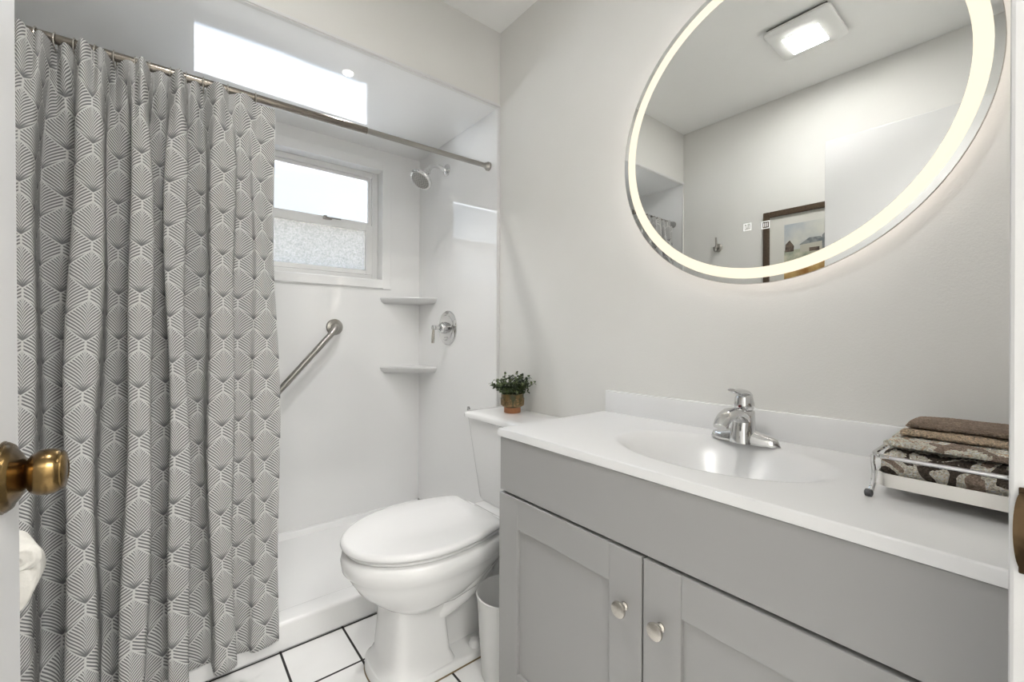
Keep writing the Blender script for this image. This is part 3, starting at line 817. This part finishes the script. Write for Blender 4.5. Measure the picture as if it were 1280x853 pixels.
# lever sweeping forward above the dome
P = [(.012, .112, .016, .006), (-.004, .1205, .0175, .006), (-.022, .124, .0155, .0052), (-.040, .1245, .013, .0042), (-.056, .1275, .0115, .0034), (-.066, .131, .009, .0025)]
secs = []
for i, (dx, dz, wd, hg) in enumerate(P):
    secs.append([(FX + dx, FY + wd * cos(2 * pi * j / 16), CZ + dz + hg * 1.35 * sin(2 * pi * j / 16)) for j in range(16)])
b.loft(secs)
b.build('lever_handle', M['chrome'], fa, angle=60)
b = MB(); b.lathe([(.0035, 0), (.0035, .0015), (0, .002)], (FX - .0225, FY, CZ + .0885), (-1, 0, .1), 12)
b.build('temperature_mark', mat('red_mark', (.10, .01, .012), .3), fa)

# ------------------------------------------------------------------ towel tray and towels
TX0, TX1, TY0, TY1 = .892, 1.135, .012, .178
tr = thing('towel_tray', ((TX0 + TX1) / 2, (TY0 + TY1) / 2, CZ), 'chrome wire and band tray on the right end of vanity top', 'tray')
b = MB()
loop_o = rrect(TX0, TX1, TY0, TY1, .022, .812); loop_i = rrect(TX0 + .002, TX1 - .002, TY0 + .002, TY1 - .002, .020, .812)
up = lambda L, z: [(x, y, z) for x, y, _ in L]
b.loft([up(loop_o, .812), up(loop_o, .833), up(loop_i, .833), up(loop_i, .812), up(loop_o, .812)], False, False)
b.build('band', M['traym'], tr, angle=40)
b = MB().prism(up(loop_i, .8135), (0, 0, .002)); b.build('tray_floor', M['nickel'], tr, angle=40)
b = MB(); b.tube([(x, y, .8595) for x, y, _ in rrect(TX0 - .003, TX1 + .003, TY0 - .001, TY1 + .004, .026, 0, 8)], .0035, 10, closed=True)
b.build('top_rail', M['chrome'], tr)
for (cx, cy, sx_) in ((TX0 + .004, TY1 - .004, -1), (TX1 - .004, TY1 - .004, 1), (TX0 + .004, TY0 + .006, -1), (TX1 - .004, TY0 + .006, 1)):
    b = MB()
    oy = .006 if cy > .1 else -.0
    b.tube([(cx + sx_ * .004, cy + oy, .859), (cx + sx_ * .0035, cy + oy, .845), (cx + sx_ * .002, cy + oy * .8, .832), (cx + sx_ * .003, cy + oy, .815), (cx + sx_ * .006, cy + oy * 1.3, .803), (cx + sx_ * .011, cy + oy * 1.6, .7985)], [.003, .003, .0034, .0036, .004, .0035], 10)
    lg = b.build('leg', M['chrome'], tr)
    b = MB(); b.lathe([(.003, -.0055), (.0058, -.004), (.0062, 0), (.0058, .004), (.003, .0055)], (cx + sx_ * .012, cy + oy * 1.6, .7992), (0, 1, 0), 14)
    b.build('foot', M['rubber'], lg)

def towel(name, x0, x1, y0, y1, z0, z1, m, label, seed, layers=2, r=.016, par=None):
    rnd = random.Random(seed)
    b = MB(); hh = (z1 - z0) / layers
    for k in range(layers):
        za, zb = z0 + k * hh, z0 + (k + 1) * hh
        nu, nv = 110, 72; rows = []
        # folded slab: rounded front fold, soft edges; cross-section swept along y
        ins = rnd.uniform(0, .005)
        for j in range(nv + 1):
            y = y0 + (y1 - y0) * j / nv
            e_ = min(j, nv - j) / 8.0
            sc = 1.0 if e_ >= 1 else .55 + .45 * sqrt(1 - (1 - e_) ** 2)
            zc = (za + zb) / 2; h2 = (zb - za) / 2 * sc * 1.04
            row = []
            for i in range(nu):
                a = 2 * pi * i / nu; c, s_ = cos(a), sin(a)
                ex = abs(c) ** .32 * (1 if c > 0 else -1); ez = abs(s_) ** .6 * (1 if s_ > 0 else -1)
                xx = (x0 + x1) / 2 + ((x1 - x0) / 2 - ins) * ex * (.985 + .015 * sc)
                wob = .0016 * sin(31 * y + 40 * xx + seed) + .0009 * sin(83 * xx - 51 * y + seed * 2)
                fz = rnd.uniform(-.0009, .0009)
                row.append((xx + wob * .6 + fz * ex, y + rnd.uniform(-.0006, .0006), zc + h2 * ez + (wob if s_ > .2 else 0) + fz * ez))
            rows.append(row)
        b.loft(rows)
    o = b.build(name, m, None, angle=180)
    tag(o, label, 'towel', 'folded towels on the chrome tray')
    return o
towel('folded_towel', TX0 + .006, TX1 - .004, TY0 + .004, TY1 - .006, .8165, .8695, M['towel_floral'], 'dark brown and cream floral towel, lowest in the chrome tray', 2, 1)
towel('folded_towel', TX0 + .012, TX1 - .004, TY0 + .005, TY1 - .008, .8728, .8822, M['towel_light'], 'cream and tan patterned towel in the middle of the stack', 5, 1)
towel('folded_towel', TX0 + .072, TX1 - .004, TY0 + .006, TY1 - .018, .8840, .8910, M['towel_tan'], 'tan towel folded just under the brown one', 8, 1)
towel('folded_towel', TX0 + .108, TX1 - .004, TY0 + .006, TY1 - .020, .8935, .9005, M['towel_brown'], 'plain brown towel topmost at the back of the stack', 11, 1)

# ------------------------------------------------------------------ plant on the tank
PXc, PYc, PZ = 1.108, 1.378, .738
pl_ = thing('potted_plant', (PXc, PYc, PZ), 'small leafy green plant in a brown footed pot on toilet tank', 'potted plant')
b = MB(); b.lathe([(.033, 0), (.034, .002), (.034, .022), (.033, .023)], (PXc, PYc, PZ), (0, 0, 1), 40); b.build('pot_foot', M['terra'], pl_)
b = MB(); b.lathe([(.034, .022), (.041, .026), (.0455, .034), (.0465, .050), (.0465, .074), (.0452, .077), (.042, .077), (.041, .066), (0, .064)], (PXc, PYc, PZ), (0, 0, 1), 48)
pot = b.build('pot', M['potglaze'], pl_, angle=50)
b = MB()
for k in range(10):                          # arched petals in relief round the pot
    a0 = 2 * pi * k / 10; outer = []; inner = []
    w_ = 2 * pi / 10 * .44
    for i in range(17):
        t = -1 + 2 * i / 16; ang = a0 + w_ * t; h = .030 + .030 * sqrt(max(0, 1 - t * t * .98))
        outer.append((PXc + .0485 * cos(ang), PYc + .0485 * sin(ang), PZ + h)); inner.append((PXc + .0448 * cos(ang), PYc + .0448 * sin(ang), PZ + h))
    lowo = [(PXc + (.0475) * cos(a0 + w_ * (1 - 2 * i / 16)), PYc + .0475 * sin(a0 + w_ * (1 - 2 * i / 16)), PZ + .030) for i in range(17)]
    lowi = [(PXc + (.043) * cos(a0 + w_ * (1 - 2 * i / 16)), PYc + .043 * sin(a0 + w_ * (1 - 2 * i / 16)), PZ + .030) for i in range(17)]
    b.loft([outer, list(reversed(lowo))], False, False, closed=False)
    b.loft([outer, inner], False, False, closed=False)
b.build('pot_relief', M['potarch'], pot, smooth=False)
b = MB(); b.lathe([(.041, .062), (.036, .072), (.02, .080), (0, .082)], (PXc, PYc, PZ), (0, 0, 1), 24); b.build('moss', M['soil'], pl_)
rnd = random.Random(4)
bs, bl = MB(), MB()
def leaf(p, dirv, ln_, wd):
    dirv = dirv.normalized(); side = dirv.cross(Vector((0, 0, 1)))
    if side.length < .1: side = Vector((1, 0, 0))
    side.normalize(); side = (Matrix.Rotation(rnd.uniform(-.9, .9), 3, dirv) @ side)
    nrm = side.cross(dirv)
    pr_ = [(0, .1), (.25, .8), (.5, 1), (.78, .75), (1, .06)]
    vs = []
    for t, w_ in pr_:
        c = p + dirv * ln_ * t + nrm * ln_ * .18 * sin(pi * t)
        vs += [c - side * wd * w_ + nrm * wd * .25, c, c + side * wd * w_ + nrm * wd * .25]
    fs = []
    for i in range(4):
        fs += [(3 * i, 3 * i + 1, 3 * i + 4, 3 * i + 3), (3 * i + 1, 3 * i + 2, 3 * i + 5, 3 * i + 4)]
    bl.add(vs, fs)
for k in range(74):
    a = rnd.uniform(0, 2 * pi); el = rnd.uniform(.05, 1.0) ** .8
    tilt = el * 1.15
    d_ = Vector((sin(tilt) * cos(a), sin(tilt) * sin(a), cos(tilt)))
    ln_ = rnd.uniform(.065, .098) * (1 - .12 * el)
    p0 = Vector((PXc, PYc, PZ + .072)) + Vector((cos(a), sin(a), 0)) * rnd.uniform(.0, .03)
    pts = [p0 + d_ * ln_ * t + Vector((0, 0, -.012 * el * t * t)) for t in (0, .35, .7, 1)]
    bs.tube(pts, [.0012, .001, .0009, .0006], 5)
    for i in range(9):
        t = .25 + .75 * i / 8; q = p0 + d_ * ln_ * t + Vector((0, 0, -.012 * el * t * t))
        aa = i * 2.4 + k
        sd = Matrix.Rotation(aa, 3, d_) @ d_.orthogonal().normalized()
        leaf(q, d_ * .6 + sd, rnd.uniform(.011, .017), rnd.uniform(.0040, .0060))
bs.build('stems', M['stem'], pl_); fo = bl.build('foliage', M['leaf'], pl_, angle=80); fo['kind'] = 'stuff'

# ------------------------------------------------------------------ round lit mirror
MX, MYc, MZc, MR = 1.168, .462, 1.595, .411
mi = thing('round_mirror', (XR, MYc, MZc), 'large round mirror with a lit frosted ring above the vanity', 'mirror')
def annulus(b, r0, r1, x, n=128, x2=None):
    x2 = x if x2 is None else x2
    ra = [(x, MYc + r0 * cos(2 * pi * i / n), MZc + r0 * sin(2 * pi * i / n)) for i in range(n)]
    rb = [(x2, MYc + r1 * cos(2 * pi * i / n), MZc + r1 * sin(2 * pi * i / n)) for i in range(n)]
    b.loft([ra, rb], False, False)
b = MB(); n = 128
for r0, r1 in ((.3695, .0), ):
    b.add([(MX, MYc + r0 * cos(2 * pi * i / n), MZc + r0 * sin(2 * pi * i / n)) for i in range(n)], [tuple(range(n))])
annulus(b, .3965, MR - .001, MX)
b.build('mirror_glass', M['mirror'], mi, smooth=False)
b = MB(); annulus(b, .3695, .3965, MX); b.build('light_ring', M['ring'], mi, smooth=False)
b = MB(); annulus(b, MR - .001, MR, MX, x2=MX + .0005); annulus(b, MR, MR, MX + .0005, x2=MX + .006); annulus(b, MR, 0.001, MX + .006)
b.build('rim', M['mirror_body'], mi)
b = MB(); annulus(b, .35, .35, MX + .006, x2=XR - .0005); b.build('back_housing', M['trim'], mi)
b = MB(); annulus(b, .353, .353, MX + .010, x2=MX + .022); b.build('led_strip', M['halo'], mi)
def icon(y, z, bars):
    b = MB(); h = .0095; t = .0009; x = MX - .0004
    def q(y0, y1, z0, z1): b.box(x, x + .0003, min(y0, y1), max(y0, y1), z0, z1)
    q(y - h, y + h, z - h, z - h + t * 2); q(y - h, y + h, z + h - t * 2, z + h); q(y - h, y - h + t * 2, z - h, z + h); q(y + h - t * 2, y + h, z - h, z + h)
    for dy, z0, z1 in bars: q(y + dy - t * .7, y + dy + t * .7, z + z0, z + z1)
    b.build('touch_icon', M['icon'], mi, smooth=False)
icon(.490, 1.332, [(.001, -.002, .007), (-.004, -.005, .003), (.005, -.005, .003)])
icon(.447, 1.329, [(-.004, -.005, .005), (0, -.005, .005), (.004, -.005, .005)])

# ------------------------------------------------------------------ ceiling fan light
fn = thing('ceiling_fan_light', (.085, .70, ZC), 'square white ceiling fan with a lit rectangular panel, in mirror', 'ceiling light')
FX0, FX1, FY0, FY1 = -.062, .222, .570, .828
b = MB(); b.rbox(FX0 + .012, FX1 - .012, FY0 + .012, FY1 - .012, ZC - .012, ZC, .004, 2); b.build('housing', M['cabdark'], fn)
b = MB()
z0, z1 = ZC - .030, ZC - .014
L0, L1 = rrect(FX0, FX1, FY0, FY1, .025, z1), rrect(FX0, FX1, FY0, FY1, .025, z0 + .006)
L2 = rrect(FX0 + .01, FX1 - .01, FY0 + .01, FY1 - .01, .02, z0)
b.loft([L0, L1, L2]); b.build('grille', M['fan'], fn, angle=40)
b = MB(); b.rbox(-.017, .130, .637, .777, z0 - .003, z0 + .002, .0015, 1); b.build('lamp_panel', M['fanlamp'], fn)

# ------------------------------------------------------------------ left wall: picture and robe hook, both seen in the mirror
PY1, PY0, PZ1, PZ0 = 1.072, .43, 1.782, 1.235
pc = thing('framed_picture', (XL, (PY0 + PY1) / 2, PZ0), 'walnut framed watercolour landscape on the left wall, seen in mirror', 'picture')
b = MB(); fw = .033
def pf(y0, y1, z0, z1, x0, x1): b.box(x0, x1, y0, y1, z0, z1)
pf(PY0, PY0 + fw, PZ0, PZ1, XL, XL + .022); pf(PY1 - fw, PY1, PZ0, PZ1, XL, XL + .022)
pf(PY0 + fw, PY1 - fw, PZ0, PZ0 + fw, XL, XL + .022); pf(PY0 + fw, PY1 - fw, PZ1 - fw, PZ1, XL, XL + .022)
b.build('frame', M['framew'], pc, smooth=False, bevel=.005, seg=2)
b = MB(); b.box(XL + .002, XL + .008, PY0 + fw, PY1 - fw, PZ0 + fw, PZ1 - fw); b.build('mat_board', M['matb'], pc, smooth=False)
ay1, ay0, az1, az0 = .962, .545, 1.692, 1.33
b = MB(); xa = XL + .0085
b.cur = 0; b.box(xa, xa + .0006, ay0, ay1, 1.545, az1)                                       # sky
b.cur = 1; b.box(xa, xa + .0006, ay0, ay1, 1.44, 1.545)                                        # meadow
b.cur = 2; b.add([(xa + .0009, ay1, az0), (xa + .0009, ay0, az0), (xa + .0009, ay0, 1.53), (xa + .0009, .80, 1.515), (xa + .0009, .88, 1.495), (xa + .0009, ay1, 1.475)], [(0, 1, 2, 3, 4, 5)])
b.cur = 3                                                                                      # dark shed and the ridge
b.add([(xa + .0011, .958, 1.535), (xa + .0011, .914, 1.535), (xa + .0011, .912, 1.565), (xa + .0011, .934, 1.60), (xa + .0011, .956, 1.578)], [(0, 1, 2, 3, 4)])
b.add([(xa + .0012, .838, 1.525), (xa + .0012, .79, 1.525), (xa + .0012, .79, 1.545), (xa + .0012, .838, 1.545)], [(0, 1, 2, 3)])
b.add([(xa + .0012, .86, 1.36), (xa + .0012, .84, 1.36), (xa + .0012, .78, 1.415), (xa + .0012, .78, 1.425)], [(0, 1, 2, 3)])
b.cur = 4
b.add([(xa + .0010, .882, 1.528), (xa + .0010, .772, 1.522), (xa + .0010, .772, 1.585), (xa + .0010, .86, 1.582), (xa + .0010, .882, 1.566)], [(0, 1, 2, 3, 4)])
b.cur = 5
b.add([(xa + .0011, .888, 1.566), (xa + .0011, .765, 1.574), (xa + .0011, .785, 1.60), (xa + .0011, .84, 1.60)], [(0, 1, 2, 3)])
b.add([(xa + .0013, .778, 1.52), (xa + .0013, .66, 1.51), (xa + .0013, .66, 1.67), (xa + .0013, .70, 1.675), (xa + .0013, .778, 1.605)], [(0, 1, 2, 3, 4)])
b.build('watercolour', [M['artsky'], M['artmid'], M['artfield'], M['artdark'], M['artbarn'], M['artgrey']], pc, smooth=False)

hk = thing('robe_hook', (XL, 1.345, 1.622), 'chrome double robe hook on the left wall, seen in the mirror', 'hook')
b = MB(); b.lathe([(.026, 0), (.026, .005), (.022, .009), (.010, .012), (.008, .03)], (XL, 1.345, 1.622), (1, 0, 0), 28); b.build('base', M['steel'], hk)
b = MB(); b.tube([(XL + .034, 1.345, 1.685), (XL + .032, 1.345, 1.65), (XL + .032, 1.345, 1.612), (XL + .038, 1.345, 1.600), (XL + .050, 1.345, 1.598), (XL + .060, 1.345, 1.606), (XL + .064, 1.345, 1.620)], [.0055, .0055, .006, .006, .006, .0055, .005], 12)
b.build('hook_arm', M['steel'], hk)

# ------------------------------------------------------------------ open door with its brass knob
DX = -.112; DY0, DY1 = .028, .681
dr = thing('door_1', (DX - .018, DY0, 0), 'white painted door standing open at the left edge', 'door', kind='structure')
b = MB(); b.box(DX - .035, DX, DY0, DY1, .012, 1.985); slab = b.build('door_leaf', M['doorpaint'], dr, smooth=False, bevel=.002)
ky, kz = .622, .9125
b = MB(); b.lathe([(.033, 0), (.033, .003), (.030, .007), (.027, .008), (.021, .012), (.017, .014), (.012, .016), (.0085, .019), (.0085, .024)], (DX, ky, kz), (1, 0, 0), 40)
ros = b.build('rosette', M['brass'], slab)
b = MB(); b.lathe([(.034, 0), (.034, .001), (.031, .0022), (.027, .0026), (.020, .0034), (.012, .0042), (.0092, .0052), (.0086, .011)], (DX, ky, kz), (1, 0, 0), 72)
ros = b.build('rosette', M['brass'], slab)
b = MB(); b.lathe([(.0085, .008), (.0078, .012), (.0085, .0145), (.013, .0155), (.0185, .0185), (.0218, .024), (.0226, .0295), (.0218, .0350), (.0200, .0385), (.0190, .0393), (.0190, .0405), (.0172, .0422), (.010, .0436), (.009, .0428), (.006, .0431), (0, .0434)], (DX, ky, kz), (1, 0, 0), 48)
b.build('knob', M['brass'], slab)
b = MB()
for z in (.25, 1.0, 1.75):
    b = MB(); b.tube([(DX + .006, DY0 - .002, z - .045), (DX + .006, DY0 - .002, z + .045)], .006, 12)
    b.build('hinge', M['brass'], slab)
dr.rotation_euler = (0, -.0086, 0)
# brass strike plate let into the right jamb
sp = thing('strike_plate', (JR, .0, .892), 'brass door strike plate on the right jamb, at right edge', 'strike plate')
b = MB(); b.rbox(JR - .0018, JR + .001, -.045, .0165, .857, .927, .0006, 1); b.build('plate', M['bronze'], sp)
b = MB()
P = []
for i in range(17):
    a = -pi / 2 + pi * i / 16; P.append((JR - .003, .0150 + .0046 * cos(a), .892 + .031 * sin(a)))
P = [(JR - .003, .0, .861)] + P + [(JR - .003, .0, .923)]
b.prism(P, (.0025, 0, 0)); b.build('lip', M['bronze'], sp)

# ------------------------------------------------------------------ toilet paper on a free standing holder behind the door
RX, RYc, RZ, RR = -.222, 1.085, .640, .056
st = thing('paper_holder', (-.255, RYc, 0), 'free standing metal paper holder mostly behind the open door', 'toilet paper holder')
b = MB(); b.lathe([(.075, 0), (.075, .008), (.068, .013), (.01, .016)], (-.262, RYc + .09, 0), (0, 0, 1), 36); b.build('base', M['nickel'], st)
b = MB(); b.tube([(-.262, RYc + .09, .012), (-.262, RYc + .09, .60), (-.255, RYc + .088, .632), (RX, RYc + .085, RZ), (RX, RYc + .06, RZ), (RX, RYc - .062, RZ)], .006, 12); b.build('post', M['nickel'], st)
tp = thing('toilet_paper_roll', (RX, RYc, RZ), 'white toilet paper roll with a rolled top, beside the door edge', 'toilet paper')
b = MB(); n = 48
prof = [(.022, -.052), (RR - .004, -.052), (RR, -.048), (RR, .048), (RR - .004, .052), (.022, .052), (.022, -.052)]
b.lathe(prof[:-1], (RX, RYc, RZ), (0, 1, 0), n); b.build('roll', M['paper'], tp, angle=50)
# tissue end rolled into a rosette on top
b = MB()
ax = Vector((.35, -.85, -.15)).normalized(); oc = Vector((RX + .030, RYc - .045, RZ + .048))
s1 = ax.cross(Vector((0, 0, 1))).normalized(); s2 = ax.cross(s1)
NR, NA = 22, 64; rows = []
for i in range(NR + 1):
    t = i / NR; row = []
    for k in range(NA):
        a = 2 * pi * k / NA
        rr_ = .031 * (1 - (1 - t) ** 1.6) * (1 + .07 * sin(3 * a + 1))
        sw = .5 + .5 * cos(2 * pi * (t * 3.0) - a)
        hgt = .016 * sqrt(max(0, 1 - t ** 3)) + .004 * sw * (1 - t) - .006 * max(0, 1 - t * 5)
        row.append(oc + s1 * cos(a) * rr_ * 1.18 + s2 * sin(a) * rr_ * .78 + ax * hgt)
    rows.append(row)
rows.append([p - ax * .05 for p in rows[-1]])
b.loft(rows)
o = b.build('rolled_end', M['paper'], tp, angle=60)

# small round cap on the shower ceiling
pg = MB().lathe([(.0, 0), (.020, 0), (.020, .003), (.016, .006), (0, .007)], (.564, 1.7516, ZS), (0, 0, -1), 28).build('shower_downlight', M['puck'], None, origin=(.564, 1.7516, ZS))
tag(pg, 'small round lit downlight on the glossy shower ceiling', 'ceiling light')

# the little cap is a lit downlight
dl_ = bpy.data.lights.new('shower_downlight', 'AREA'); dl_.shape = 'DISK'; dl_.size = .034; dl_.spread = radians(112); dl_.energy = 2.0; dl_.color = (1, .985, .96)
dlo = bpy.data.objects.new('shower_downlight', dl_); COL.objects.link(dlo); dlo.location = (.564, 1.7516, ZS - .009)
